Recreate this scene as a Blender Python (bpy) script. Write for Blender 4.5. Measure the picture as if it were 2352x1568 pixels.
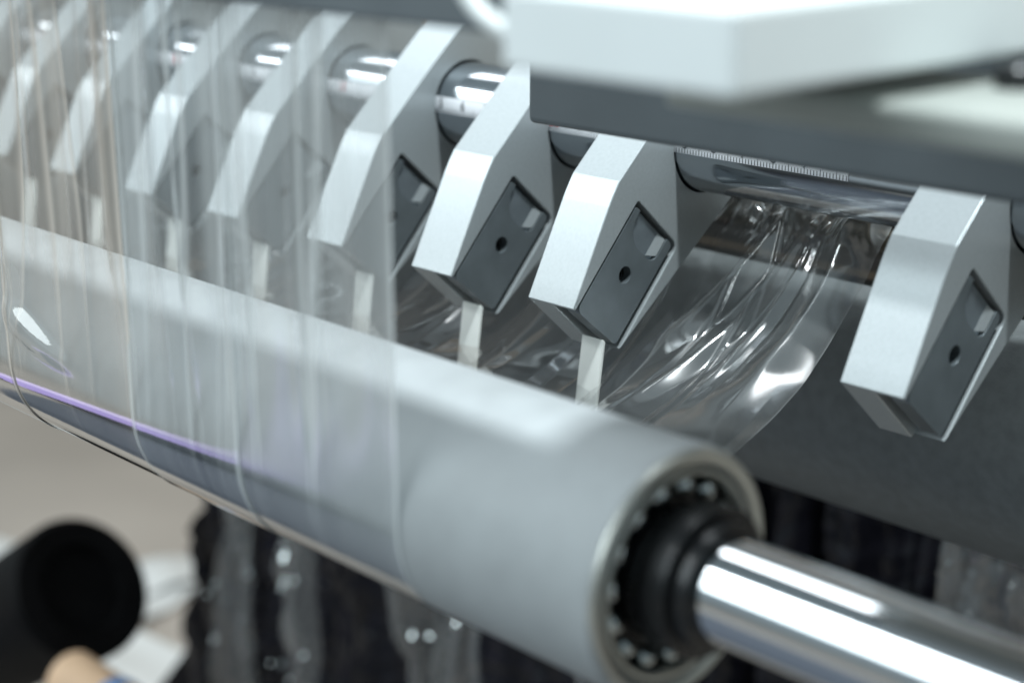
import bpy, bmesh, math, random
import numpy as np
from mathutils import Vector, Matrix

S = bpy.context.scene
COL = S.collection
for o in list(bpy.data.objects):
    bpy.data.objects.remove(o, do_unlink=True)

# ---------------------------------------------------------------- camera
cam_d = bpy.data.cameras.new("camera")
cam = bpy.data.objects.new("camera", cam_d)
COL.objects.link(cam)
ax = Vector((0.68983, 0.72397, 0.0))        # camera right
ay = Vector((-0.20629, 0.19655, 0.95857))   # camera up
az = Vector((0.69397, -0.66124, 0.28491))   # camera back
M3 = Matrix((ax, ay, az)).transposed()
cam.matrix_world = Matrix.Translation((0.3012, -0.3094, 0.1195)) @ M3.to_4x4()
cam_d.sensor_width = 36.0
cam_d.lens = 3900.0 / 2352.0 * 36.0
cam_d.clip_start = 0.01
cam_d.clip_end = 60.0
cam_d.dof.use_dof = True
cam_d.dof.focus_distance = 0.438
cam_d.dof.aperture_fstop = (cam_d.lens / 1000.0) / 0.0070
cam_d.dof.aperture_blades = 0
S.camera = cam

# ---------------------------------------------------------------- world, lamps, exposure
W = bpy.data.worlds.new("World")
S.world = W
W.use_nodes = True
bg = W.node_tree.nodes["Background"]
bg.inputs[0].default_value = (0.455, 0.565, 0.61, 1)
bg.inputs[1].default_value = 0.60


def area(name, loc, target, sx, sy, power, col=(1, 1, 1)):
    d = bpy.data.lights.new(name, 'AREA')
    d.shape = 'RECTANGLE'
    d.size, d.size_y = sx, sy
    d.energy = power
    d.color = col
    o = bpy.data.objects.new(name, d)
    COL.objects.link(o)
    z = (Vector(loc) - Vector(target)).normalized()
    x = Vector((1, 0, 0))
    x = (x - z * x.dot(z)).normalized()
    y = z.cross(x)
    o.matrix_world = Matrix.Translation(loc) @ Matrix((x, y, z)).transposed().to_4x4()
    return o


area("window_light", (-0.85, -1.60, 0.86), (0.05, 0, 0), 2.2, 0.90, 27, (0.86, 0.97, 1.0))
area("tube_light", (-1.35, -1.02, 1.19), (0, 0, 0.03), 2.2, 0.12, 15, (0.93, 0.98, 1.0))
area("film_softbox", (-0.93, 0.25, 1.37), (0.04, 0.03, 0.0), 1.5, 0.34, 9, (0.93, 0.98, 1.0))  # softbox added for broad pale reflections on the film
area("ceiling_light", (0.45, -0.085, 1.50), (0.05, -0.09, 0.0), 0.18, 0.08, 32, (0.90, 0.98, 1.0))
area("side_fill_light", (1.75, 0.45, 0.95), (0, 0.03, 0.02), 1.6, 1.0, 6, (0.88, 0.97, 1.0))  # fill added to brighten the right side faces of the holders
vl = area("violet_light", (-0.945, -0.658, -0.4697), (0, -0.118, -0.007), 0.64, 0.060, 0.11, (0.56, 0.45, 1.0))  # strip light added for the violet line reflected on the roller film
_z = (vl.matrix_world.translation - Vector((0, -0.118, -0.007))).normalized()
_x = (Vector((-0.826, -0.825, -0.414)) - Vector((-1.122, -0.409, -0.553))).normalized()
_x = (_x - _z * _x.dot(_z)).normalized()
vl.matrix_world = Matrix.Translation(vl.matrix_world.translation) @ Matrix((_x, _z.cross(_x), _z)).transposed().to_4x4()

vs = S.view_settings
vs.view_transform = 'Standard'
vs.look = 'None'
vs.exposure = 0.16
vs.gamma = 1.0
vs.use_curve_mapping = False
S.render.engine = 'CYCLES'
cy = S.cycles
cy.use_denoising = True
cy.max_bounces = 24
cy.transparent_max_bounces = 40
cy.glossy_bounces = 8
cy.diffuse_bounces = 4
cy.sample_clamp_indirect = 6.0
cy.caustics_reflective = False
cy.caustics_refractive = False


# ---------------------------------------------------------------- materials
def mat(name):
    m = bpy.data.materials.new(name)
    m.use_nodes = True
    nt = m.node_tree
    return m, nt, nt.nodes["Principled BSDF"]


def N(nt, typ, **kw):
    n = nt.nodes.new(typ)
    for k, v in kw.items():
        if k in n.inputs:
            n.inputs[k].default_value = v
        else:
            setattr(n, k, v)
    return n


def obj_noise(nt, scale, detail=3.0, stretch=None):
    tc = N(nt, "ShaderNodeTexCoord")
    mp = N(nt, "ShaderNodeMapping")
    if stretch:
        mp.inputs["Scale"].default_value = stretch
    nz = N(nt, "ShaderNodeTexNoise")
    nz.inputs["Scale"].default_value = scale
    nz.inputs["Detail"].default_value = detail
    nt.links.new(tc.outputs["Object"], mp.inputs["Vector"])
    nt.links.new(mp.outputs["Vector"], nz.inputs["Vector"])
    return nz


def ramp(nt, src, stops):
    r = N(nt, "ShaderNodeValToRGB")
    el = r.color_ramp.elements
    el[0].position, el[0].color = stops[0][0], (*stops[0][1], 1)
    el[1].position, el[1].color = stops[1][0], (*stops[1][1], 1)
    for p, c in stops[2:]:
        e = el.new(p)
        e.color = (*c, 1)
    nt.links.new(src, r.inputs[0])
    return r


def surf(name, base, rough=0.5, metal=0.0, var=0.12, nscale=60, bump=0.0, bscale=900, bdist=0.0002, stretch=None,
         rvar=0.08, spec=0.5, coat=0.0):
    m, nt, p = mat(name)
    nz = obj_noise(nt, nscale, 4.0, stretch)
    lo = tuple(c * (1 - var) for c in base)
    hi = tuple(min(1, c * (1 + var)) for c in base)
    r = ramp(nt, nz.outputs["Fac"], [(0.3, lo), (0.7, hi)])
    nt.links.new(r.outputs[0], p.inputs["Base Color"])
    p.inputs["Metallic"].default_value = metal
    p.inputs["Specular IOR Level"].default_value = spec
    p.inputs["Coat Weight"].default_value = coat
    rr = N(nt, "ShaderNodeMapRange")
    rr.inputs["To Min"].default_value = max(0.02, rough - rvar)
    rr.inputs["To Max"].default_value = rough + rvar
    nt.links.new(nz.outputs["Fac"], rr.inputs["Value"])
    nt.links.new(rr.outputs[0], p.inputs["Roughness"])
    if bump > 0:
        b = obj_noise(nt, bscale, 2.0, stretch)
        bp = N(nt, "ShaderNodeBump")
        bp.inputs["Strength"].default_value = bump
        bp.inputs["Distance"].default_value = bdist
        nt.links.new(b.outputs["Fac"], bp.inputs["Height"])
        nt.links.new(bp.outputs[0], p.inputs["Normal"])
    return m


ALU = surf("blasted_aluminium", (0.415, 0.455, 0.472), 0.37, 0.42, 0.045, 1100, 0.0, rvar=0.012)
SCREW = surf("oiled_screw", (0.06, 0.06, 0.06), 0.22, 0.9, 0.2, 200)
SCOOP = surf("milled_steel", (0.25, 0.29, 0.32), 0.30, 0.6, 0.12, 160)
PLATE = surf("dark_steel", (0.185, 0.215, 0.232), 0.36, 0.55, 0.10, 120, 0.15, 1500, 0.0001)
CHROME = surf("chromed_steel", (0.70, 0.73, 0.76), 0.085, 1.0, 0.03, 40, 0.0, rvar=0.02, stretch=(1, 6, 6))
BARM = surf("ground_steel_bar", (0.42, 0.45, 0.48), 0.13, 1.0, 0.06, 30, 0.0, rvar=0.03, stretch=(1, 8, 8))
BLADE = surf("ceramic_blade_white", (0.80, 0.83, 0.80), 0.45, 0.0, 0.03, 150, 0.1)
ROLLER = surf("grey_anodised_roller", (0.330, 0.355, 0.368), 0.62, 0.05, 0.07, 90, 0.5, 1500, 0.00015)
ROLLEDGE = surf("roller_end_metal", (0.46, 0.47, 0.44), 0.35, 0.7, 0.06, 80)
BLACK = surf("black_steel", (0.018, 0.019, 0.021), 0.30, 0.3, 0.2, 80)
RUBBER = surf("dark_rubber", (0.125, 0.140, 0.144), 0.50, 0.0, 0.14, 260, 0.5, 1600, 0.0002)
PAINT = surf("dark_grey_paint", (0.090, 0.108, 0.120), 0.42, 0.0, 0.06, 60, 0.2, 900, 0.0001)
WHITE = surf("white_paint", (0.74, 0.79, 0.80), 0.40, 0.0, 0.02, 40)
BEIGE = surf("pale_green_grey_paint", (0.36, 0.385, 0.36), 0.45, 0.0, 0.05, 50)
HOSE = surf("pale_plastic", (0.62, 0.66, 0.66), 0.35, 0.0, 0.04, 50)
FLOORM = surf("taupe_floor", (0.315, 0.278, 0.245), 0.55, 0.0, 0.10, 3.5)
WALLM = surf("brown_wall", (0.50, 0.385, 0.29), 0.7, 0.0, 0.08, 4)
PAPER = surf("pale_paper", (0.50, 0.50, 0.49), 0.6, 0.0, 0.05, 5)
CARD = surf("tan_cardboard", (0.62, 0.42, 0.27), 0.7, 0.0, 0.12, 40)
BLUE = surf("blue_tape", (0.10, 0.24, 0.50), 0.4, 0.0, 0.1, 40)
REFLDARK = surf("blue_grey_paint", (0.055, 0.064, 0.085), 0.6, 0.0, 0.1, 20)  # for the unseen panel and sheet added for dark reflections
BLKPL = surf("black_plastic", (0.006, 0.006, 0.0065), 0.5, 0.0, 0.2, 40, spec=0.05)
BLKFILM = surf("black_glossy_film", (0.007, 0.007, 0.010), 0.15, 0.0, 0.3, 30, spec=0.30)
TAPE = surf("ruler_white", (0.80, 0.82, 0.86), 0.35, 0.0, 0.02, 50)
INK = surf("ruler_ink", (0.012, 0.014, 0.02), 0.5)
REDINK = surf("ruler_red_ink", (0.62, 0.03, 0.03), 0.5)


def film_mat(name, tint=(0.975, 0.98, 0.98), rough=0.05, uscale=110, vscale=3.0, hazecol=(0.88, 0.90, 0.895), fixed=None, bump=0.10):
    """thin clear film: see-through, mirror-like at glancing angles, milky where it is creased or doubled, crease highlights put into the haze too (mesh attributes haze, layers)"""
    m, nt, p = mat(name)
    nt.nodes.remove(p)
    out = nt.nodes["Material Output"]
    uv = N(nt, "ShaderNodeTexCoord")
    mp = N(nt, "ShaderNodeMapping")
    mp.inputs["Scale"].default_value = (uscale, vscale, 1)
    nt.links.new(uv.outputs["UV"], mp.inputs["Vector"])
    nz = N(nt, "ShaderNodeTexNoise")
    nz.inputs["Scale"].default_value = 0.35
    nz.inputs["Detail"].default_value = 5.0
    nz.inputs["Roughness"].default_value = 0.62
    nt.links.new(mp.outputs[0], nz.inputs["Vector"])
    mr = N(nt, "ShaderNodeMapRange")
    mr.inputs["From Min"].default_value = 0.36
    mr.inputs["From Max"].default_value = 0.70
    mr.inputs["To Min"].default_value = 0.8
    mr.inputs["To Max"].default_value = 1.2
    nt.links.new(nz.outputs["Fac"], mr.inputs["Value"])
    hz = N(nt, "ShaderNodeMath", operation='MULTIPLY')
    hz.use_clamp = True
    nt.links.new(mr.outputs[0], hz.inputs[0])
    tr = N(nt, "ShaderNodeBsdfTransparent")
    if fixed is None:
        at = N(nt, "ShaderNodeAttribute")
        at.attribute_name = "haze"
        nt.links.new(at.outputs["Fac"], hz.inputs[1])
        al = N(nt, "ShaderNodeAttribute")
        al.attribute_name = "layers"
        tc = N(nt, "ShaderNodeMix", data_type='RGBA')
        tc.inputs[6].default_value = (*tint, 1)
        tc.inputs[7].default_value = (tint[0] ** 12, tint[1] ** 12, tint[2] ** 12, 1)
        nt.links.new(al.outputs["Fac"], tc.inputs[0])
        nt.links.new(tc.outputs[2], tr.inputs[0])
    else:
        hz.inputs[1].default_value = fixed
        tr.inputs[0].default_value = (*tint, 1)
    df = N(nt, "ShaderNodeBsdfDiffuse")
    df.inputs[0].default_value = (*hazecol, 1)
    tl = N(nt, "ShaderNodeBsdfTranslucent")
    tl.inputs[0].default_value = (*hazecol, 1)
    dm = N(nt, "ShaderNodeMixShader")
    dm.inputs[0].default_value = 0.4
    nt.links.new(df.outputs[0], dm.inputs[1])
    nt.links.new(tl.outputs[0], dm.inputs[2])
    body = N(nt, "ShaderNodeMixShader")
    nt.links.new(hz.outputs[0], body.inputs[0])
    nt.links.new(tr.outputs[0], body.inputs[1])
    nt.links.new(dm.outputs[0], body.inputs[2])
    gl = N(nt, "ShaderNodeBsdfGlossy")
    gl.inputs["Roughness"].default_value = rough
    bp = N(nt, "ShaderNodeBump")
    bp.inputs["Strength"].default_value = bump
    bp.inputs["Distance"].default_value = 0.0003
    nt.links.new(nz.outputs["Fac"], bp.inputs["Height"])
    nt.links.new(bp.outputs[0], gl.inputs["Normal"])
    lw = N(nt, "ShaderNodeLayerWeight")
    lw.inputs["Blend"].default_value = 0.5
    pw = N(nt, "ShaderNodeMath", operation='POWER')
    pw.inputs[1].default_value = 3.5
    nt.links.new(lw.outputs["Facing"], pw.inputs[0])
    ma = N(nt, "ShaderNodeMath", operation='MULTIPLY_ADD')
    ma.inputs[1].default_value = 0.75
    ma.inputs[2].default_value = 0.11
    ma.use_clamp = True
    nt.links.new(pw.outputs[0], ma.inputs[0])
    fac = ma.outputs[0]
    if fixed is None:
        ad = N(nt, "ShaderNodeMath", operation='MULTIPLY_ADD')
        ad.use_clamp = True
        ad.inputs[1].default_value = 0.62
        nt.links.new(al.outputs["Fac"], ad.inputs[0])
        nt.links.new(ma.outputs[0], ad.inputs[2])
        fac = ad.outputs[0]
    fin = N(nt, "ShaderNodeMixShader")
    nt.links.new(fac, fin.inputs[0])
    nt.links.new(body.outputs[0], fin.inputs[1])
    nt.links.new(gl.outputs[0], fin.inputs[2])
    nt.links.new(fin.outputs[0], out.inputs["Surface"])
    return m


FILM = film_mat("clear_film", hazecol=(0.86, 0.905, 0.915))
FILM_WARMREFL = film_mat("clear_film_warm_reflection", tint=(0.978, 0.972, 0.965), hazecol=(0.95, 0.865, 0.78))  # same clear film, the room's warm reflection put into its colour
FILMR = film_mat("clear_film_matte", rough=0.13, hazecol=(0.86, 0.905, 0.915))
FILM2 = film_mat("clear_film_scrap", rough=0.10, uscale=120, vscale=20, fixed=0.13)
GLINT = surf("glint_mirror", (0.80, 0.84, 0.84), 0.18, 1.0, 0.02, 50)  # mirror metal for the glints added on the film tails


# ---------------------------------------------------------------- helpers
def link(o, parent=None):
    COL.objects.link(o)
    if parent is not None:
        o.parent = parent
    return o


def tag(o, label=None, cat=None, group=None, kind=None):
    if label:
        o["label"] = label
    if cat:
        o["category"] = cat
    if group:
        o["group"] = group
    if kind:
        o["kind"] = kind
    return o


def empty(name, loc, label, cat, group=None):
    o = bpy.data.objects.new(name, None)
    o.location = loc
    o.empty_display_size = 0.01
    COL.objects.link(o)
    return tag(o, label, cat, group)


def mesh_obj(name, verts, faces, m, parent=None, smooth=None):
    me = bpy.data.meshes.new(name)
    me.from_pydata([tuple(v) for v in verts], [], faces)
    me.materials.append(m)
    fix(me, smooth)
    o = bpy.data.objects.new(name, me)
    return link(o, parent)


def fix(me, smooth):
    bm = bmesh.new()
    bm.from_mesh(me)
    bmesh.ops.recalc_face_normals(bm, faces=bm.faces)
    bm.to_mesh(me)
    bm.free()
    if smooth is not None:
        me.polygons.foreach_set("use_smooth", [True] * len(me.polygons))
        me.set_sharp_from_angle(angle=math.radians(smooth))


def lathe_x(name, prof, c, m, parent=None, seg=96, smooth=30):
    """prof: list of (x, r) closed when it starts and ends at the same point or at r = 0; axis along X through c=(y,z)."""
    vs, fs = [], []
    n = len(prof)
    for (x, r) in prof:
        for k in range(seg):
            a = 2 * math.pi * k / seg
            vs.append((x, c[0] + r * math.cos(a), c[1] + r * math.sin(a)))
    for i in range(n - 1):
        for k in range(seg):
            k2 = (k + 1) % seg
            fs.append((i * seg + k, i * seg + k2, (i + 1) * seg + k2, (i + 1) * seg + k))
    me = bpy.data.meshes.new(name)
    me.from_pydata(vs, [], fs)
    bm = bmesh.new()
    bm.from_mesh(me)
    bmesh.ops.remove_doubles(bm, verts=bm.verts, dist=1e-7)
    bmesh.ops.dissolve_degenerate(bm, edges=bm.edges, dist=1e-8)
    bm.to_mesh(me)
    bm.free()
    me.materials.append(m)
    fix(me, smooth)
    o = bpy.data.objects.new(name, me)
    return link(o, parent)


def prism_x(name, poly, x0, x1, m=None, parent=None, smooth=None, do_link=True):
    n = len(poly)
    vs = [(x0, y, z) for y, z in poly] + [(x1, y, z) for y, z in poly]
    fs = [tuple(range(n)), tuple(range(2 * n - 1, n - 1, -1))]
    for i in range(n):
        j = (i + 1) % n
        fs.append((i, j, n + j, n + i))
    me = bpy.data.meshes.new(name)
    me.from_pydata(vs, [], fs)
    if m:
        me.materials.append(m)
    fix(me, smooth)
    o = bpy.data.objects.new(name, me)
    if do_link:
        link(o, parent)
    return o


def carve(o, cutters, bevel=None, seg=2, smooth=25):
    """apply boolean differences and an edge bevel, replace the mesh of o by the result"""
    for c in cutters:
        md = o.modifiers.new("cut", 'BOOLEAN')
        md.operation = 'DIFFERENCE'
        md.solver = 'EXACT'
        md.object = c
    if bevel:
        b = o.modifiers.new("bev", 'BEVEL')
        b.width = bevel
        b.segments = seg
        b.limit_method = 'ANGLE'
        b.angle_limit = math.radians(35)
        b.use_clamp_overlap = True
    dg = bpy.context.evaluated_depsgraph_get()
    dg.update()
    me = bpy.data.meshes.new_from_object(o.evaluated_get(dg))
    o.modifiers.clear()
    o.data = me
    flat = smooth is None
    me.polygons.foreach_set("use_smooth", [not flat] * len(me.polygons))
    if not flat:
        me.set_sharp_from_angle(angle=math.radians(smooth))
    for c in cutters:
        bpy.data.objects.remove(c, do_unlink=True)
    return o


def arc(c, r, a0, a1, n):
    return [(c[0] + r * math.cos(math.radians(a0 + (a1 - a0) * i / n)),
             c[1] + r * math.sin(math.radians(a0 + (a1 - a0) * i / n))) for i in range(n + 1)]


def rounded(poly, rads, n=6):
    out = []
    N_ = len(poly)
    for i, p in enumerate(poly):
        r = rads[i]
        if r <= 0:
            out.append(p)
            continue
        p = Vector(p)
        a = (Vector(poly[i - 1]) - p).normalized()
        b = (Vector(poly[(i + 1) % N_]) - p).normalized()
        half = a.angle(b) / 2
        d = r / math.tan(half)
        cen = p + (a + b).normalized() * (r / math.sin(half))
        p0, p1 = p + a * d, p + b * d
        v0, v1 = p0 - cen, p1 - cen
        for k in range(n + 1):
            t = k / n
            v = (v0 * (1 - t) + v1 * t).normalized() * r
            out.append(tuple(cen + v))
    return out


def box(name, lo, hi, m, parent=None, bevel=0.0005, seg=3):
    x0, y0, z0 = lo
    x1, y1, z1 = hi
    o = prism_x(name, [(y0, z0), (y1, z0), (y1, z1), (y0, z1)], x0, x1, m, parent)
    return carve(o, [], bevel, seg, None)


def grid_mesh(name, P, UV, m, parent=None, smooth=True):
    """P: (nv, nu, 3) array"""
    nv, nu, _ = P.shape
    me = bpy.data.meshes.new(name)
    idx = np.arange(nv * nu).reshape(nv, nu)
    q = np.stack([idx[:-1, :-1], idx[:-1, 1:], idx[1:, 1:], idx[1:, :-1]], -1).reshape(-1, 4)
    me.vertices.add(nv * nu)
    me.vertices.foreach_set("co", P.astype(np.float32).ravel())
    me.loops.add(q.size)
    me.loops.foreach_set("vertex_index", q.astype(np.int32).ravel())
    me.polygons.add(len(q))
    me.polygons.foreach_set("loop_start", np.arange(0, q.size, 4, dtype=np.int32))
    if smooth:
        me.polygons.foreach_set("use_smooth", np.ones(len(q), dtype=bool))
    if UV is not None:
        lay = me.uv_layers.new(name="UVMap")
        lay.data.foreach_set("uv", UV.reshape(-1, 2)[q.ravel()].astype(np.float32).ravel())
    me.update()
    me.validate()
    me.materials.append(m)
    return link(bpy.data.objects.new(name, me), parent)


def vnoise(shape_rng, x, y, n=24, f0=1.0, f1=6.0):
    """smooth pseudo random field: a sum of plane waves, values about -1..1"""
    out = np.zeros_like(x)
    for _ in range(n):
        f = shape_rng.uniform(f0, f1)
        a = shape_rng.uniform(0, 2 * np.pi)
        out += np.sin(f * (x * np.cos(a) + y * np.sin(a)) + shape_rng.uniform(0, 6.28)) / np.sqrt(n) * 1.3
    return out


# ---------------------------------------------------------------- the setting
fl = mesh_obj("floor", [(-9, -6, -0.6), (6, -6, -0.6), (6, 9, -0.6), (-9, 9, -0.6)], [(0, 1, 2, 3)], FLOORM)
tag(fl, "taupe floor far below the machine", kind="structure")

mt = mesh_obj("reflection_sheet", [(-1.13, -0.95, -0.596), (0.6, -0.95, -0.596), (0.6, 0.0, -0.596), (-1.05, -0.05, -0.596)], [(0, 1, 2, 3)], REFLDARK)  # added out of view to darken the reflection on the film
tag(mt, "dark mat on the floor in front of the machine", kind="structure")
_a, _b = Vector((-1.165, -0.348, -0.580)), Vector((-0.710, -0.990, -0.368))  # top edge of a panel added as the dark part of the reflection
_n = Vector((0.86, 0.51, 0)) * 0.02
gp = mesh_obj("reflection_panel", [_a - _n, _b - _n, (_b.x - _n.x, _b.y - _n.y, -0.595), (_a.x - _n.x, _a.y - _n.y, -0.595),
                              _a - 2 * _n, _b - 2 * _n, (_b.x - 2 * _n.x, _b.y - 2 * _n.y, -0.595), (_a.x - 2 * _n.x, _a.y - 2 * _n.y, -0.595)],
              [(0, 1, 2, 3), (4, 5, 6, 7), (0, 1, 5, 4), (1, 2, 6, 5), (2, 3, 7, 6), (3, 0, 4, 7)], REFLDARK)
tag(gp, "low dark panel added in front of the machine, seen only in the film's reflection", kind="structure")

wl = box("wall", (-4.5, 1.60, -0.60), (2.5, 1.70, 2.60), WALLM)  # backdrop added to give the film warm reflections
tag(wl, "brown wall added behind the machine for warm reflections", kind="structure")

# ---------------------------------------------------------------- slitting knife holders
BAR = (0.0525, 0.0380)
BAR_R = 0.0134
knee = []
for t in np.linspace(0, 1, 9):
    # front face leaves at 63 degrees and bends to 54 through a broad fillet that ends in a sharp crease
    a = np.array([13.0, 25.5]); b = np.array([17.0, 32.0]); c = np.array([14.75, 28.75])
    q = (1 - t) ** 2 * a + 2 * t * (1 - t) * c + t * t * b
    knee.append((q[0] / 1000, q[1] / 1000))
PROFILE = [(0.0, 0.0)] + knee + [(0.0360, 0.0500), (0.0505, 0.0633), (0.0640, 0.0765), (0.0800, 0.0700), (0.0845, 0.0370),
                                 (0.0639, 0.0209), (0.0172, -0.0155)]
PROFILE = rounded(PROFILE, [0.0003] + [0] * 9 + [0, 0, 0.004, 0.003, 0.002, 0, 0.0005], 4)
BW = 0.0173
PD = 0.0082
# directions in the side plane: u up along the pocket, v across it
Uv = Vector((0.664, 0.748))
Vv = Vector((0.748, -0.664))
PK = [(0.0008, -0.0006), (0.0246, 0.0257), (0.0412, 0.0107), (0.0178, -0.0150)]


def shift(p, u, v):
    return (p[0] + Uv.x * u + Vv.x * v, p[1] + Uv.y * u + Vv.y * v)


def make_holder():
    root = empty("knife_holder", (0, 0, 0), "holder", "knife holder", "slitting knife holders on the steel bar")
    body = prism_x("holder_body", PROFILE, -BW, 0.0, ALU)
    pocket = [shift(PK[0], -0.012, -0.0002), PK[1], PK[2], shift(PK[3], -0.012, 0.0)]
    pocket = rounded(pocket, [0, 0.0009, 0.0026, 0], 8)
    cut1 = prism_x("c1", pocket, -PD, 0.01)
    cut2 = lathe_x("c2", [(-0.05, 0), (-0.05, 0.01385), (0.05, 0.01385), (0.05, 0)], BAR, ALU, seg=96)
    carve(body, [cut1, cut2], 0.00028, 2, None)
    body.parent = root
    # the dark insert plate lies in the pocket, a fine gap on the left and a wider one on the right
    pl = [shift(PK[0], 0.0004, 0.0007), shift(PK[1], -0.0015, 0.0007), shift(PK[2], -0.0010, -0.0018), shift(PK[3], 0.0006, -0.0019)]
    plate = prism_x("insert_plate", rounded(pl, [0.0022, 0.0008, 0.0015, 0.0014], 6), -0.0050, -0.0003, PLATE)
    hole = lathe_x("c3", [(-0.006, 0), (-0.006, 0.00240), (0.004, 0.00240), (0.004, 0)], (0.0201, 0.0058), PLATE, seg=40)
    # finger scoop in the upper right end of the plate: a along the top edge, d down from it, in mm
    def at(a, d):
        return shift(PK[1], -d / 1000, a / 1000)
    outline = [at(3.2, -1.5), at(2.9, 2.6)] + [at(9.8 - 6.9 * math.cos(t), 2.6 + 7.2 * math.sin(t)) for t in np.linspace(0.12, 1.75, 14)] + \
              [at(15.6, 9.6), at(16.9, 8.6), at(17.5, 7.0), at(17.7, -1.5)]
    cut4 = prism_x("c4", outline, -0.0015, 0.004)
    carve(plate, [hole, cut4], 0.00022, 2, None)
    plate.parent = root
    # polished floor of the scoop and the bright facet that closes it on its right
    inn = [at(3.4, 1.75), at(3.1, 2.8)] + [at(9.8 - 6.65 * math.cos(t), 2.7 + 6.9 * math.sin(t)) for t in np.linspace(0.12, 1.75, 14)] + \
          [at(15.5, 9.3), at(16.6, 8.5), at(17.2, 7.0), at(17.3, 1.75)]
    prism_x("scoop_floor", inn, -0.0022, -0.00135, SCOOP, plate)
    f0 = [at(14.2, 1.8), at(14.2, 9.0), at(17.2, 7.2), at(17.2, 1.8)]
    vsf = [(-0.0015, *f0[0]), (-0.0015, *f0[1]), (-0.0015, *f0[2]), (-0.0015, *f0[3]), (-0.0013, *f0[0]), (-0.0013, *f0[1]), (-0.0005, *f0[2]), (-0.0005, *f0[3])]
    mesh_obj("scoop_facet", vsf, [(0, 1, 2, 3), (4, 5, 6, 7), (0, 1, 5, 4), (1, 2, 6, 5), (2, 3, 7, 6), (3, 0, 4, 7)], ALU, plate)
    # clamp screw seen inside the hole
    screw = lathe_x("clamp_screw", [(-0.0050, 0.0), (-0.0034, 0.0), (-0.0034, 0.0011), (-0.0028, 0.0013), (-0.0028, 0.0022), (-0.0050, 0.0022)],
                    (0.0201, 0.0058), SCREW, plate, seg=32)
    lathe_x("hole_rim", [(-0.00055, 0.00238), (-0.00035, 0.00240), (-0.00035, 0.00280), (-0.00055, 0.00285)], (0.0201, 0.0058), SCOOP, plate, seg=40)
    # white blade sticking out under the holder, leaning forward as it goes down
    bt = [(0.0126, -0.0116), (0.0118, -0.0108), (0.0060, -0.0520), (0.0068, -0.0524)]
    blade = prism_x("blade", bt, -0.0081, -0.0001, BLADE)
    carve(blade, [], 0.00012, 1, None)
    blade.parent = root
    return root


def copy_tree(o, parent=None):
    c = o.copy()
    COL.objects.link(c)
    if parent is not None:
        c.parent = parent
    for ch in list(o.children):
        copy_tree(ch, c)
    return c


HX = [(-0.4140, None), (-0.3625, None), (-0.3105, None), (-0.2585, None), (-0.2059, None), (-0.1539, None), (-0.0988, None), (-0.0487, None),
      (0.0, None), (0.1025, None)]
HLAB = ["aluminium knife holder cut off by the upper left corner, behind streaky film",
        "aluminium knife holder at the far left edge, only its upper slope showing behind film",
        "aluminium knife holder at the left edge, just left of the doubled film fold",
        "blurred aluminium knife holder at far left with its whole front face behind film folds",
        "blurred aluminium knife holder behind film, crossed by the tall straight film fold",
        "aluminium knife holder with crossing film folds over it, left of the half covered holder",
        "aluminium knife holder half covered by the right edge of the hanging film",
        "sharp aluminium knife holder just right of the hanging film edge",
        "sharp aluminium knife holder left of the wrinkled film gap, its white blade fully showing",
        "large soft aluminium knife holder standing alone at right, in front of the dark rubber roller"]
proto = make_holder()
for i, ((x, _), lab) in enumerate(zip(HX, HLAB)):
    h = proto if i == 0 else copy_tree(proto)
    h.location = (x, 0, 0)
    h["label"] = lab
    if i == len(HX) - 1:      # the lone holder has its blade drawn in
        for ch in list(h.children):
            if ch.name.startswith("blade"):
                bpy.data.objects.remove(ch, do_unlink=True)

# ---------------------------------------------------------------- bar with the ruler
bar = lathe_x("guide_bar", [(-0.60, 0), (-0.60, BAR_R), (0.35, BAR_R), (0.35, 0)], BAR, BARM, seg=128)
tag(bar, "polished steel bar running through the knife holders, with a stuck-on ruler tape", "steel bar")


def on_bar(x, deg, h):
    a = math.radians(deg)
    return (x, BAR[0] + (BAR_R + h) * math.cos(a), BAR[1] + (BAR_R + h) * math.sin(a))


A0, A1 = 163.5, 184.0     # ruler tape limits round the bar, degrees
vs_, fs_ = [], []
na = 8
for k in range(na + 1):
    d = A0 + (A1 - A0) * k / na
    for x in (-0.58, 0.0570):
        vs_.append(on_bar(x, d, 0.00016))
for k in range(na):
    fs_.append((2 * k, 2 * k + 1, 2 * k + 3, 2 * k + 2))
tape = mesh_obj("ruler_tape", vs_, fs_, TAPE, bar, 60)
# millimetre ticks along the lower edge
vs_, fs_ = [], []
x = -0.4465
i = 0
while x < 0.057:
    L = 9.5 if i % 10 == 0 else (7.5 if i % 5 == 0 else 5.5)
    w = 0.00011
    a1 = A1 - 0.3
    b = len(vs_)
    for d in (a1, a1 - L / 2, a1 - L):
        vs_ += [on_bar(x - w, d, 0.00021), on_bar(x + w, d, 0.00021)]
    fs_ += [(b, b + 1, b + 3, b + 2), (b + 2, b + 3, b + 5, b + 4)]
    x += 0.001
    i += 1
tk = mesh_obj("ruler_ticks", vs_, fs_, INK, bar)
tag(tk, kind="stuff")


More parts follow.
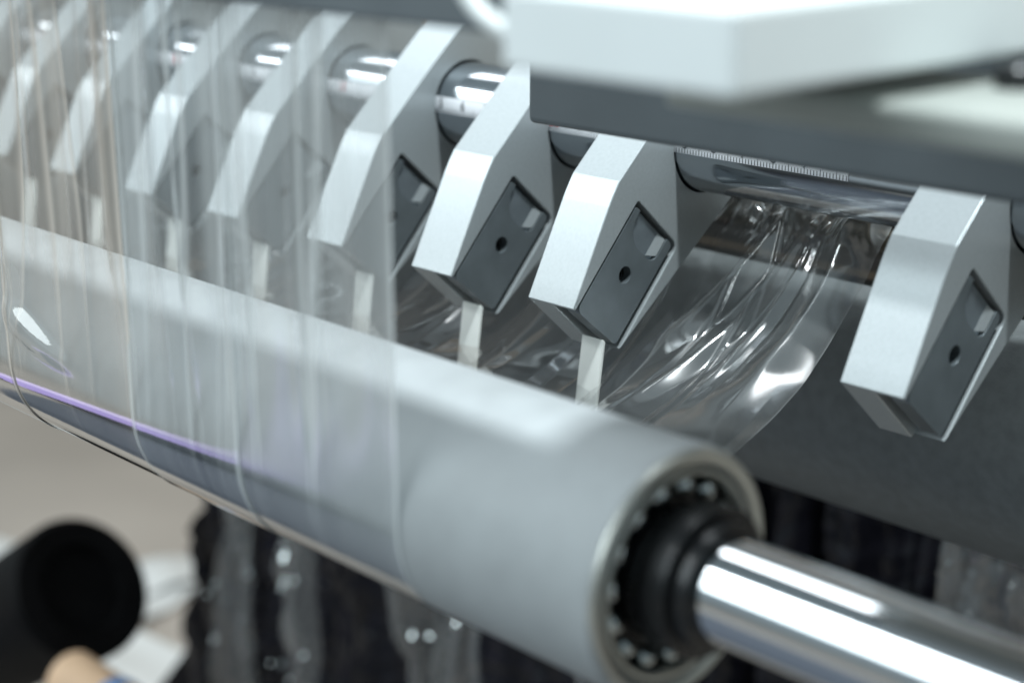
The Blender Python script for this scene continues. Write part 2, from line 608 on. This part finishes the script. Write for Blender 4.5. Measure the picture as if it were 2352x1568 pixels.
def numeral(txt, x, m, size):
    c = bpy.data.curves.new("numeral", 'FONT')
    c.body = txt
    c.size = size
    c.align_x = 'CENTER'
    c.align_y = 'CENTER'
    o = bpy.data.objects.new("tmp", c)
    COL.objects.link(o)
    dg = bpy.context.evaluated_depsgraph_get()
    me = bpy.data.meshes.new_from_object(o.evaluated_get(dg))
    bpy.data.objects.remove(o, do_unlink=True)
    am = math.radians(172.2)
    for v in me.vertices:
        px, py = v.co.x, v.co.y
        d = math.degrees(am) - math.degrees(py / BAR_R)
        v.co = on_bar(x + px, d, 0.00022)
    me.materials.clear()
    me.materials.append(m)
    link(bpy.data.objects.new("numeral", me), bar)


for k in range(-25, 20):
    x = -0.1465 + 0.010 * k
    if x > 0.055:
        break
    n = k % 10
    if n == 0:
        numeral(str(10 * (4 + k // 10)) if k else "10", x, REDINK, 0.0042)
    else:
        numeral(str(n), x, INK, 0.0042)

# ---------------------------------------------------------------- front idler roller, bearing and shaft
RC = (-0.0943, -0.0075)
RR = 0.0239
idler = empty("idler_roller", (0.0, RC[0], RC[1]), "large matt grey idler roller in front with a ball bearing in its open end", "roller")


def child_lathe(name, prof, m, parent, seg=96, smooth=30):
    # parts of a thing whose Empty stands at (0, RC): build in local coordinates
    return lathe_x(name, prof, (0, 0), m, parent, seg, smooth)


XE = 0.1200
shell = child_lathe("roller_shell", [(-0.62, 0.0), (-0.62, RR), (XE - 0.0022, RR), (XE - 0.0012, RR - 0.0003), (XE - 0.0012, 0.0205), (XE - 0.02, 0.0205), (XE - 0.02, 0)],
                    ROLLER, idler, 160)
lip = child_lathe("end_lip", [(XE - 0.0030, 0.0205), (XE - 0.0012, 0.02352), (XE - 0.0004, RR - 0.0006), (XE, 0.0228), (XE, 0.0222), (XE - 0.0006, 0.0209), (XE - 0.0025, 0.0204)],
                  ROLLEDGE, idler, 128)
bearing = child_lathe("bearing", [(XE - 0.010, 0.0200), (XE - 0.0012, 0.0200), (XE - 0.0006, 0.0196), (XE - 0.0006, 0.0189), (XE - 0.0012, 0.0185), (XE - 0.0028, 0.0183), (XE - 0.005, 0.0187), (XE - 0.010, 0.0187)],
                      ROLLEDGE, idler, 128)
seal = child_lathe("bearing_back", [(XE - 0.0085, 0.0199), (XE - 0.0080, 0.0199), (XE - 0.0080, 0.009), (XE - 0.0085, 0.009)], BLACK, idler)
inner = child_lathe("inner_ring", [(XE - 0.008, 0.0115), (XE - 0.004, 0.0122), (XE - 0.0014, 0.0128), (XE - 0.0006, 0.0125), (XE - 0.0006, 0.0100)], BLACK, bearing)
cage = child_lathe("ball_cage", [(XE - 0.0062, 0.0128), (XE - 0.0050, 0.0130), (XE - 0.0050, 0.0182), (XE - 0.0062, 0.0184)], BLACK, bearing)
me = bpy.data.meshes.new("ball")
bm = bmesh.new()
bmesh.ops.create_uvsphere(bm, u_segments=24, v_segments=16, radius=0.00215)
for f in bm.faces:
    f.smooth = True
bm.to_mesh(me)
bm.free()
me.materials.append(surf("bearing_steel", (0.45, 0.48, 0.48), 0.16, 1.0, 0.1, 200))
for k in range(15):
    a = 2 * math.pi * (k + 0.3) / 15
    b = bpy.data.objects.new("ball", me)
    link(b, bearing)
    b.location = (XE - 0.0036, 0.0161 * math.cos(a), 0.0161 * math.sin(a))

shaft = empty("roller_shaft", (0.0, RC[0], RC[1] + 0.0009), "bright chromed shaft coming out of the idler roller towards lower right", "shaft")
rod = child_lathe("rod", [(XE - 0.01, 0), (XE - 0.01, 0.0096), (0.30, 0.0096), (0.30, 0)], CHROME, shaft, 160)
collar = child_lathe("collar", [(XE - 0.0005, 0.0097), (XE - 0.0005, 0.0118), (XE + 0.0016, 0.0122), (XE + 0.0022, 0.0140), (XE + 0.0068, 0.0140), (XE + 0.0071, 0.0137), (XE + 0.0071, 0.0119), (XE + 0.0098, 0.0118), (XE + 0.0100, 0.0115), (XE + 0.0100, 0.0097)],
                     BLACK, shaft, 96)

# ---------------------------------------------------------------- dark rubber drum and rear film roller behind the knives
drum = lathe_x("rubber_roller", [(-0.62, 0), (-0.62, 0.0490), (0.45, 0.0490), (0.45, 0)], (0.150, -0.048), RUBBER, seg=160)
tag(drum, "big dark grey rubber roller behind and below the knife holders", "roller")
FR = (0.0920, 0.0120)
FRR = 0.0160
frol = lathe_x("film_roller", [(-0.62, 0), (-0.62, FRR), (0.45, FRR), (0.45, 0)], FR, surf("dark_bronze", (0.12, 0.105, 0.085), 0.20, 1.0, 0.2, 30), seg=128)
tag(frol, "thin dark bronze roller under the steel bar that the wrinkled film runs over", "roller")
# ---------------------------------------------------------------- clear film
Rf = RR + 0.0004


def film_path():
    pts = []
    for a in np.linspace(-20, 124, 40):
        pts.append((FR[0] + (FRR + 0.0004) * math.cos(math.radians(a)), FR[1] + (FRR + 0.0004) * math.sin(math.radians(a))))
    ctrl = [(0.0588, 0.0058), (0.0400, -0.0070), (0.0265, -0.0140), (0.0120, -0.0187), (-0.0060, -0.0222), (-0.0350, -0.0268), (-0.0650, -0.0302)]
    pts += ctrl
    for a in np.linspace(262, 180, 30):
        pts.append((RC[0] + Rf * math.cos(math.radians(a)), RC[1] + Rf * math.sin(math.radians(a))))
    pts.append((RC[0] - Rf, 0.020))
    pts.append((RC[0] - Rf - 0.0002, 0.060))
    pts.append((RC[0] - Rf - 0.0003, 0.0899))
    p = np.array(pts)
    s = np.r_[0, np.cumsum(np.hypot(*np.diff(p, axis=0).T))]
    u = np.linspace(0, s[-1], 420)
    q = np.c_[np.interp(u, s, p[:, 0]), np.interp(u, s, p[:, 1])]
    # smooth the corners a little
    for _ in range(14):
        q[1:-1] = 0.25 * q[:-2] + 0.5 * q[1:-1] + 0.25 * q[2:]
    return u, q


FU, FQ = film_path()
FT = np.gradient(FQ, axis=0)
FT /= np.linalg.norm(FT, axis=1)[:, None]
FN = np.c_[-FT[:, 1], FT[:, 0]]
# arc length marks
s_leave = FU[np.argmin(np.hypot(FQ[:, 0] - 0.080, FQ[:, 1] - 0.0240))]
s_bot = FU[np.argmin(np.hypot(FQ[:, 0] - RC[0], FQ[:, 1] - (RC[1] - Rf)))]
s_front = FU[np.argmin(np.hypot(FQ[:, 0] - (RC[0] - Rf), FQ[:, 1] - RC[1]))]


def sst(a, b, x):
    t = np.clip((x - a) / (b - a), 0, 1)
    return t * t * (3 - 2 * t)


def film_strip(xl_r, xr_r, xl_f, xr_f, seed, label, ridges=(), front_ridges=(), nu=150, wr=1.0, lift=0.0, lines=4, bubbles=(), domes=(), sag=0.0055, sagx=0.0, facets=7):
    rng = np.random.default_rng(seed)
    tt = np.linspace(0, 1, nu)
    k = sst(s_leave, s_bot, FU)
    xl = xl_r + (xl_f - xl_r) * k
    xr = xr_r + (xr_f - xr_r) * k
    X = xl[:, None] + (xr - xl)[:, None] * tt[None, :]
    Sg = np.repeat(FU[:, None], nu, 1)
    wfree = sst(s_leave - 0.004, s_leave + 0.02, Sg) * (1 - sst(s_bot - 0.03, s_bot - 0.005, Sg))
    wrear = (1 - sst(s_leave + 0.004, s_leave + 0.030, Sg))
    wvert = sst(s_front + 0.005, s_front + 0.050, Sg)
    won = sst(s_bot - 0.02, s_bot, Sg) * (1 - wvert)
    D = np.zeros_like(X)
    xm = X * 1000.0
    sm = Sg * 1000.0
    H = (0.075 if seed == 11 else 0.03) + 0.15 * won + 0.35 * wvert
    L = (0.24 if seed == 11 else 0.10) * wfree + won * (1 - sst(s_front - 0.003, s_front + 0.002, Sg)) * np.clip(0.72 - (X - 0.0) / 0.14, 0.22, 0.72)
    # crumple where the film comes over the rear roller: sharp creases
    n1 = np.abs(vnoise(rng, xm, sm * 0.8, 16, 0.15, 0.55)) ** 0.85
    n2 = np.abs(vnoise(rng, xm, sm, 16, 0.5, 1.4)) ** 0.85
    D -= wrear * wr * (0.0008 * n1 + 0.0007 * n2)
    H += wrear * (0.16 * np.exp(-(n1 / 0.16) ** 2) + 0.10 * np.exp(-(n2 / 0.2) ** 2))  # highlights on the creases put into the haze
    for (bx, bw, bs, bl, a) in domes:
        D -= a * np.exp(-((X - bx) / bw) ** 4) * np.exp(-((Sg - s_leave - bs) / bl) ** 2)
    D += sag * wfree * sst(0.02, 0.05, Sg - s_leave) * (1 - sst(0.0, 1.0, tt)[None, :] * sagx)
    # long soft waves along the free span
    D += wfree * 0.0002 * vnoise(rng, xm, sm * 0.1, 10, 0.05, 0.30)
    # flat facets between straight creases that fan out from the pinch on the rear roller
    if facets:
        ds = FU - s_leave
        base = np.sort(rng.uniform(0.0, 1.0, facets))
        pin = 0.62 + (base - 0.62) * 0.55
        h0 = rng.uniform(-1, 1, facets) * 0.0020
        h1 = rng.uniform(-1, 1, facets) * 0.0017
        FD = np.zeros_like(X)
        for i in range(len(FU)):
            if not (-0.006 < ds[i] < 0.115):
                continue
            t = min(1.0, max(0.0, ds[i] / 0.09))
            fk = pin + (base - pin) * t
            row = np.interp(tt, np.r_[-0.001, fk, 1.001], np.r_[0, h0 + (h1 - h0) * t, 0])
            row = np.convolve(np.pad(row, 2, mode='edge'), [0.12, 0.24, 0.28, 0.24, 0.12], mode='valid')
            FD[i] = row
        D += FD * wfree
    for (f0, sl, w0, wk, a, sa, sb) in ridges:
        ds = Sg - s_leave
        c = xl_r + (xr_r - xl_r) * f0 + sl * ds
        w = w0 * (1 + wk * np.clip(ds, 0, 0.1) / 0.05)
        win = sst(sa - 0.012, sa + 0.004, ds) * (1 - sst(sb - 0.03, sb + 0.010, ds))
        D += a * win * np.maximum(0, 1.03 - np.sqrt(((X - c) / w) ** 2 + 0.012))
        H += 0.10 * win * np.exp(-((X - c) / (0.10 * w)) ** 2)  # highlight along the ridge put into the haze
    # vertical web: soft lengthwise waves, milky bands and sharp fold lines
    D += wvert * 0.0010 * vnoise(rng, xm, sm * 0.03, 16, 0.12, 0.6)
    wl = wvert + 0.55 * won
    b1 = vnoise(rng, xm, sm * 0.02, 14, 0.06, 0.30)
    b2 = vnoise(rng, xm, sm * 0.03, 16, 0.5, 1.3)
    H += wl * (0.11 * np.tanh(2.2 * b1) + 0.015 * np.tanh(2 * b2))
    for _ in range(lines):
        c = xl_f + (xr_f - xl_f) * rng.uniform(0.02, 0.98) + rng.uniform(-0.06, 0.06) * (Sg - s_front) + 0.0006 * np.sin(Sg * rng.uniform(20, 60))
        w = rng.uniform(0.0004, 0.0013)
        al = rng.uniform(0.16, 0.50)
        z0 = s_front + rng.uniform(-0.02, 0.05)
        H += wl * al * np.exp(-((X - c) / w) ** 2) * sst(z0 - 0.02, z0, Sg)
        H -= wl * 0.10 * np.exp(-((X - c - 2.6 * w) / (1.6 * w)) ** 2)
        D -= wvert * 0.0006 * np.exp(-((X - c) / (2 * w)) ** 2)
    for (f0, sl, w, a) in front_ridges:
        c = xl_f + (xr_f - xl_f) * f0 + sl * (Sg - s_front)
        g = np.exp(-((X - c) / w) ** 2)
        D += a * g * wvert
        H += (0.6 * won + wvert) * 0.34 * np.exp(-((X - c - 0.7 * w) / (0.35 * w)) ** 2)
    for (bx, bs, rx, rs, a) in bubbles:
        q = ((X - bx) / rx) ** 2 + ((Sg - s_front - bs + 0.25 * (X - bx)) / (rs * (1 - 18 * np.clip(X - bx, -0.02, 0.03)))) ** 2
        D += a * np.exp(-q ** 1.3)
    ed = np.minimum(X - xl[:, None], xr[:, None] - X)
    L = L * sst(0.0002, 0.0022, ed)
    H += (0.60 * np.exp(-(ed / 0.0009) ** 2)) * (won + wvert) + 0.12 * np.exp(-(ed / 0.0004) ** 2)
    D += lift * (won + wvert)
    onr = sst(s_bot - 0.004, s_bot, Sg) * (1 - sst(s_front, s_front + 0.004, Sg))
    D = D * (1 - onr) + onr * lift
    Yg = FQ[:, 0][:, None] + FN[:, 0][:, None] * D
    Zg = FQ[:, 1][:, None] + FN[:, 1][:, None] * D
    P = np.stack([X, Yg, Zg], -1)
    UV = np.stack([X, Sg], -1)
    o = grid_mesh("film_strip", P, UV, {11: FILMR, 12: FILM}.get(seed, FILM_WARMREFL))
    for nm, A in (("haze", np.clip(H, 0.0, 0.85)), ("layers", L)):
        at = o.data.attributes.new(nm, 'FLOAT', 'POINT')
        at.data.foreach_set("value", A.astype(np.float32).ravel())
    return tag(o, label, "plastic film", "slit strips of clear film")


film_strip(-0.0035, 0.0500, 0.0160, 0.0695, 11,
           "wrinkled clear film strip in the gap beside the lone holder, ending over the rubber roller",
           ridges=[(0.56, -0.42, 0.0040, 0.6, -0.0042, 0.002, 0.070), (0.62, -0.20, 0.0022, 0.5, -0.0034, 0.002, 0.085), (0.66, -0.06, 0.0026, 0.5, -0.0030, 0.002, 0.080),
                   (0.86, 0.00, 0.0090, 0.3, -0.0045, 0.004, 0.080)],
           front_ridges=[(0.10, 0.02, 0.0016, 0.0011), (0.45, 0.02, 0.0022, 0.0012)], nu=200, lines=5, domes=[(0.0395, 0.0100, 0.014, 0.016, 0.0060), (0.0180, 0.0090, 0.012, 0.016, 0.0040)], sagx=1.0, facets=7)
film_strip(-0.0522, -0.0040, -0.0250, 0.0175, 12, "clear film strip cut by the two sharp middle holders, under the front roller",
           ridges=[(0.3, -0.3, 0.006, 0.3, -0.002, 0.01, 0.09), (0.7, 0.2, 0.005, 0.4, -0.002, 0.02, 0.09)],
           front_ridges=[(0.06, 0.01, 0.0009, 0.0014), (0.42, 0.0, 0.0009, 0.0014), (0.66, -0.05, 0.0016, 0.0018)], lift=0.0003, lines=7)
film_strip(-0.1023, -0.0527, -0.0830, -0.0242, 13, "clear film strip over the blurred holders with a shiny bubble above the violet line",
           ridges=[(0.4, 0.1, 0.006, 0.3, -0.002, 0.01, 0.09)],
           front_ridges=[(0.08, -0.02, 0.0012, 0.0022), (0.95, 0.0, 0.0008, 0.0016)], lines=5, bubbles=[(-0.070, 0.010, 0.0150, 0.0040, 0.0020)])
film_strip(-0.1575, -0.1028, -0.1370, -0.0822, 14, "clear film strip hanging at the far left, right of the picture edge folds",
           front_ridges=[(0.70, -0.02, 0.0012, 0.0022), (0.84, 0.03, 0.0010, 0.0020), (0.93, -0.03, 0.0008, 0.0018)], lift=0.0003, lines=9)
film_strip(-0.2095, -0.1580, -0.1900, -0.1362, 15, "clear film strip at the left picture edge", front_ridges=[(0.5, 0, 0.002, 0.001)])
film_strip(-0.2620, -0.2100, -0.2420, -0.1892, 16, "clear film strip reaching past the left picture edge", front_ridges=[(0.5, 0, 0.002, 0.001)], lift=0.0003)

# ---------------------------------------------------------------- beams, bracket and fittings overhead
lb = box("cross_rail", (-0.70, -0.1275, 0.0900), (0.1156, -0.1040, 0.106), PAINT, bevel=0.0008)
tag(lb, "dark grey painted rail across the top left, in front of the hanging film", "machine rail")
db = box("cover_beam", (0.0048, -0.0220, 0.0524), (0.45, -0.0040, 0.0860), PAINT, bevel=0.0016)
tag(db, "wide dark grey beam hiding the tops of the right holders", "machine beam")
brk = box("mounting_block", (0.1158, -0.1350, 0.0864), (0.1605, -0.040, 0.0983), WHITE, bevel=0.0010)
tag(brk, "big out of focus white block at the top edge", "mounting block")
led = box("ledge", (0.118, -0.1010, 0.0772), (0.45, -0.0640, 0.0826), BEIGE, bevel=0.0014)
tag(led, "pale greenish grey ledge at the right edge under the white block", "ledge")
bolt = empty("bolt", (0.1660, -0.0740, 0.0826), "round bolt head standing on the pale ledge at upper right", "bolt")
lathe = [(0.0, 0.0045), (0.0008, 0.0046), (0.0028, 0.0042), (0.0034, 0.0034), (0.0034, 0.0022)]


def lathe_z(name, prof, m, parent, seg=48):
    vs, fs = [], []
    for (z, r) in prof:
        for k in range(seg):
            a = 2 * math.pi * k / seg
            vs.append((r * math.cos(a), r * math.sin(a), z))
    for i in range(len(prof) - 1):
        for k in range(seg):
            k2 = (k + 1) % seg
            fs.append((i * seg + k, i * seg + k2, (i + 1) * seg + k2, (i + 1) * seg + k))
    return mesh_obj(name, vs, fs, m, parent, 40)


lathe_z("bolt_head", [(0.0, 0.0032), (0.0005, 0.0034), (0.0030, 0.0034), (0.0036, 0.0028), (0.0036, 0.0016), (0.0012, 0.0016), (0.0012, 0.0)], BLACK, bolt)
lathe_z("socket", [(0.0014, 0.00155), (0.0014, 0.0)], BLACK, bolt)

# pale hose looping at the top edge
pts = []
for a in np.linspace(150, 330, 40):
    pts.append((0.1165 + 0.0165 * math.cos(math.radians(a)), -0.1300, 0.1035 + 0.0128 * math.sin(math.radians(a))))
vs_, fs_ = [], []
sg = 20
rt = 0.0016
for i, p in enumerate(pts):
    a = math.radians(150 + 180 * i / 39)
    rad = Vector((math.cos(a), 0, math.sin(a)))
    for k in range(sg):
        b = 2 * math.pi * k / sg
        v = Vector(p) + rad * (rt * math.cos(b)) + Vector((0, 1, 0)) * (rt * math.sin(b))
        vs_.append(v)
for i in range(len(pts) - 1):
    for k in range(sg):
        k2 = (k + 1) % sg
        fs_.append((i * sg + k, i * sg + k2, (i + 1) * sg + k2, (i + 1) * sg + k))
fs_ += [tuple(range(sg)), tuple(range(len(vs_) - 1, len(vs_) - sg - 1, -1))]
ho = mesh_obj("hose", vs_, fs_, HOSE, None, 60)
tag(ho, "pale curved hose at the top edge left of the white block", "hose")

# ---------------------------------------------------------------- low background, far out of focus
def crumple(name, x0, x1, z0, z1, y, seed, m, amp, f0, f1, nu=150, nv=110, lean=0.0, ridged=True, fine=0.0, zs=0.4):
    rng = np.random.default_rng(seed)
    u, v = np.meshgrid(np.linspace(0, 1, nu), np.linspace(0, 1, nv))
    X = x0 + (x1 - x0) * u + lean * (1 - v) * (1 - u)
    Z = z0 + (z1 - z0) * v
    n = vnoise(rng, X * 1000, Z * 1000 * zs, 24, f0, f1)
    if ridged:
        n = np.abs(n)
    Y = y - amp * n - amp * 0.35 * np.abs(vnoise(rng, X * 1000, Z * 1700 * zs, 24, f1, f1 * 2.5))
    if fine:
        Y = Y - fine * vnoise(rng, X * 1000, Z * 1000, 24, f1 * 2, f1 * 6)
    P = np.stack([X, Y, Z], -1)
    return grid_mesh(name, P, np.stack([X, Z], -1), m)


bf = crumple("black_film", -0.515, 0.10, -0.62, -0.105, 0.30, 5, BLKFILM, 0.016, 0.03, 0.14, 260, 160, lean=-0.24, zs=0.10, fine=0.0010)
tag(bf, "crumpled glossy black plastic film hanging below the rollers", "plastic film")
for (x0, x1, z0, z1, sd, lab) in [(-0.520, -0.485, -0.60, -0.20, 21, "long crinkled clear film tail at the left end of the black film"),
                                  (-0.455, -0.425, -0.60, -0.24, 22, "second crinkled clear film tail hanging in front of the black film"),
                                  (-0.335, -0.285, -0.60, -0.20, 23, "wide crinkled clear film tail under the middle of the front roller"),
                                  (-0.215, -0.165, -0.60, -0.20, 24, "crinkled clear film tail beside the bearing end of the front roller"),
                                  (-0.020, 0.060, -0.60, -0.10, 25, "crumpled clear film at the right picture edge below the rubber roller")]:
    c = crumple("film_tail", x0, x1, z0, z1, 0.235, sd, FILM2, 0.012, 0.08, 0.25, 60, 200, zs=0.12, fine=0.0004)
    tag(c, lab, "plastic film")
    # small mirror facets added for glints, turned between camera and window lamp
    rg = random.Random(sd)
    gv, gf = [], []
    for k in range(10):
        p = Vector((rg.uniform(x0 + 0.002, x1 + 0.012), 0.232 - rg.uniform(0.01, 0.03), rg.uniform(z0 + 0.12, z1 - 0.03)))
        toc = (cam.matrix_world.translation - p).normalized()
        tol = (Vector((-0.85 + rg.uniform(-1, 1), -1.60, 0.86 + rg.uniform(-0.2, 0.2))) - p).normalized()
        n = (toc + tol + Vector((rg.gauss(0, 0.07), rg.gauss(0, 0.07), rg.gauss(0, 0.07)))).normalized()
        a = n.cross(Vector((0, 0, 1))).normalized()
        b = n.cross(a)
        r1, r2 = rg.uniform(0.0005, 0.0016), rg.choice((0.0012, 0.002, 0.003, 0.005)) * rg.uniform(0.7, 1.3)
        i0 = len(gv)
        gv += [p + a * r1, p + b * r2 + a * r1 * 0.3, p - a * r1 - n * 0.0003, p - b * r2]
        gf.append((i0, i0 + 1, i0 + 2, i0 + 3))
    g = mesh_obj("glint_facets", gv, gf, GLINT, c)
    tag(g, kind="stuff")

# black knob with a hollow round end, lower left
kn = empty("black_hub", (-0.538, 0.139, -0.305), "out of focus black hub with a hollow round end at lower left", "hub")
hub = child_lathe("hub_end", [(-0.050, 0.0), (-0.050, 0.036), (-0.046, 0.0385), (0.0, 0.0385), (0.003, 0.036), (0.003, 0.024), (-0.004, 0.022), (-0.004, 0.0)], BLKPL, kn)
sl = child_lathe("hub_sleeve", [(-0.16, 0), (-0.16, 0.0340), (-0.05, 0.0340), (-0.05, 0)], BLKPL, kn)
kn.rotation_euler = (0, math.radians(-33.7), math.radians(5))
kn.scale = (1.13, 1.13, 1.13)
# cardboard core with blue band at the bottom edge
cc = empty("cardboard_core", (-0.436, 0.102, -0.330), "tan cardboard core with a blue band at the bottom edge below the black hub", "cardboard core")
child_lathe("core", [(-0.05, 0.0), (-0.05, 0.016), (0.012, 0.016), (0.012, 0.0)], CARD, cc)
child_lathe("blue_band", [(-0.006, 0.016), (-0.006, 0.0168), (0.004, 0.0168), (0.004, 0.016)], BLUE, cc)
# pale sheets on the floor
for (loc, rz, w, h, lab) in [((-1.25, 0.40, -0.597), 20, 0.50, 0.10, "pale paper strip on the floor at the left edge behind the black hub"),
                             ((-1.10, 0.47, -0.594), 65, 0.34, 0.07, "narrow pale paper strip crossing the other one on the floor"),
                             ((-0.80, 0.42, -0.597), 10, 0.60, 0.09, "long pale paper strip on the floor right of the black hub")]:
    rng = np.random.default_rng(int(w * 1000))
    u, v = np.meshgrid(np.linspace(-0.5, 0.5, 40), np.linspace(-0.5, 0.5, 12))
    P = np.stack([u * w, v * h, 0.004 + 0.003 * vnoise(rng, u * 20, v * 6, 8, 0.5, 1.5)], -1)
    o = grid_mesh("paper_strip", P, None, PAPER)
    o.location = loc
    o.rotation_euler = (0, 0, math.radians(rz))
    tag(o, lab, "paper", "paper strips on the floor")
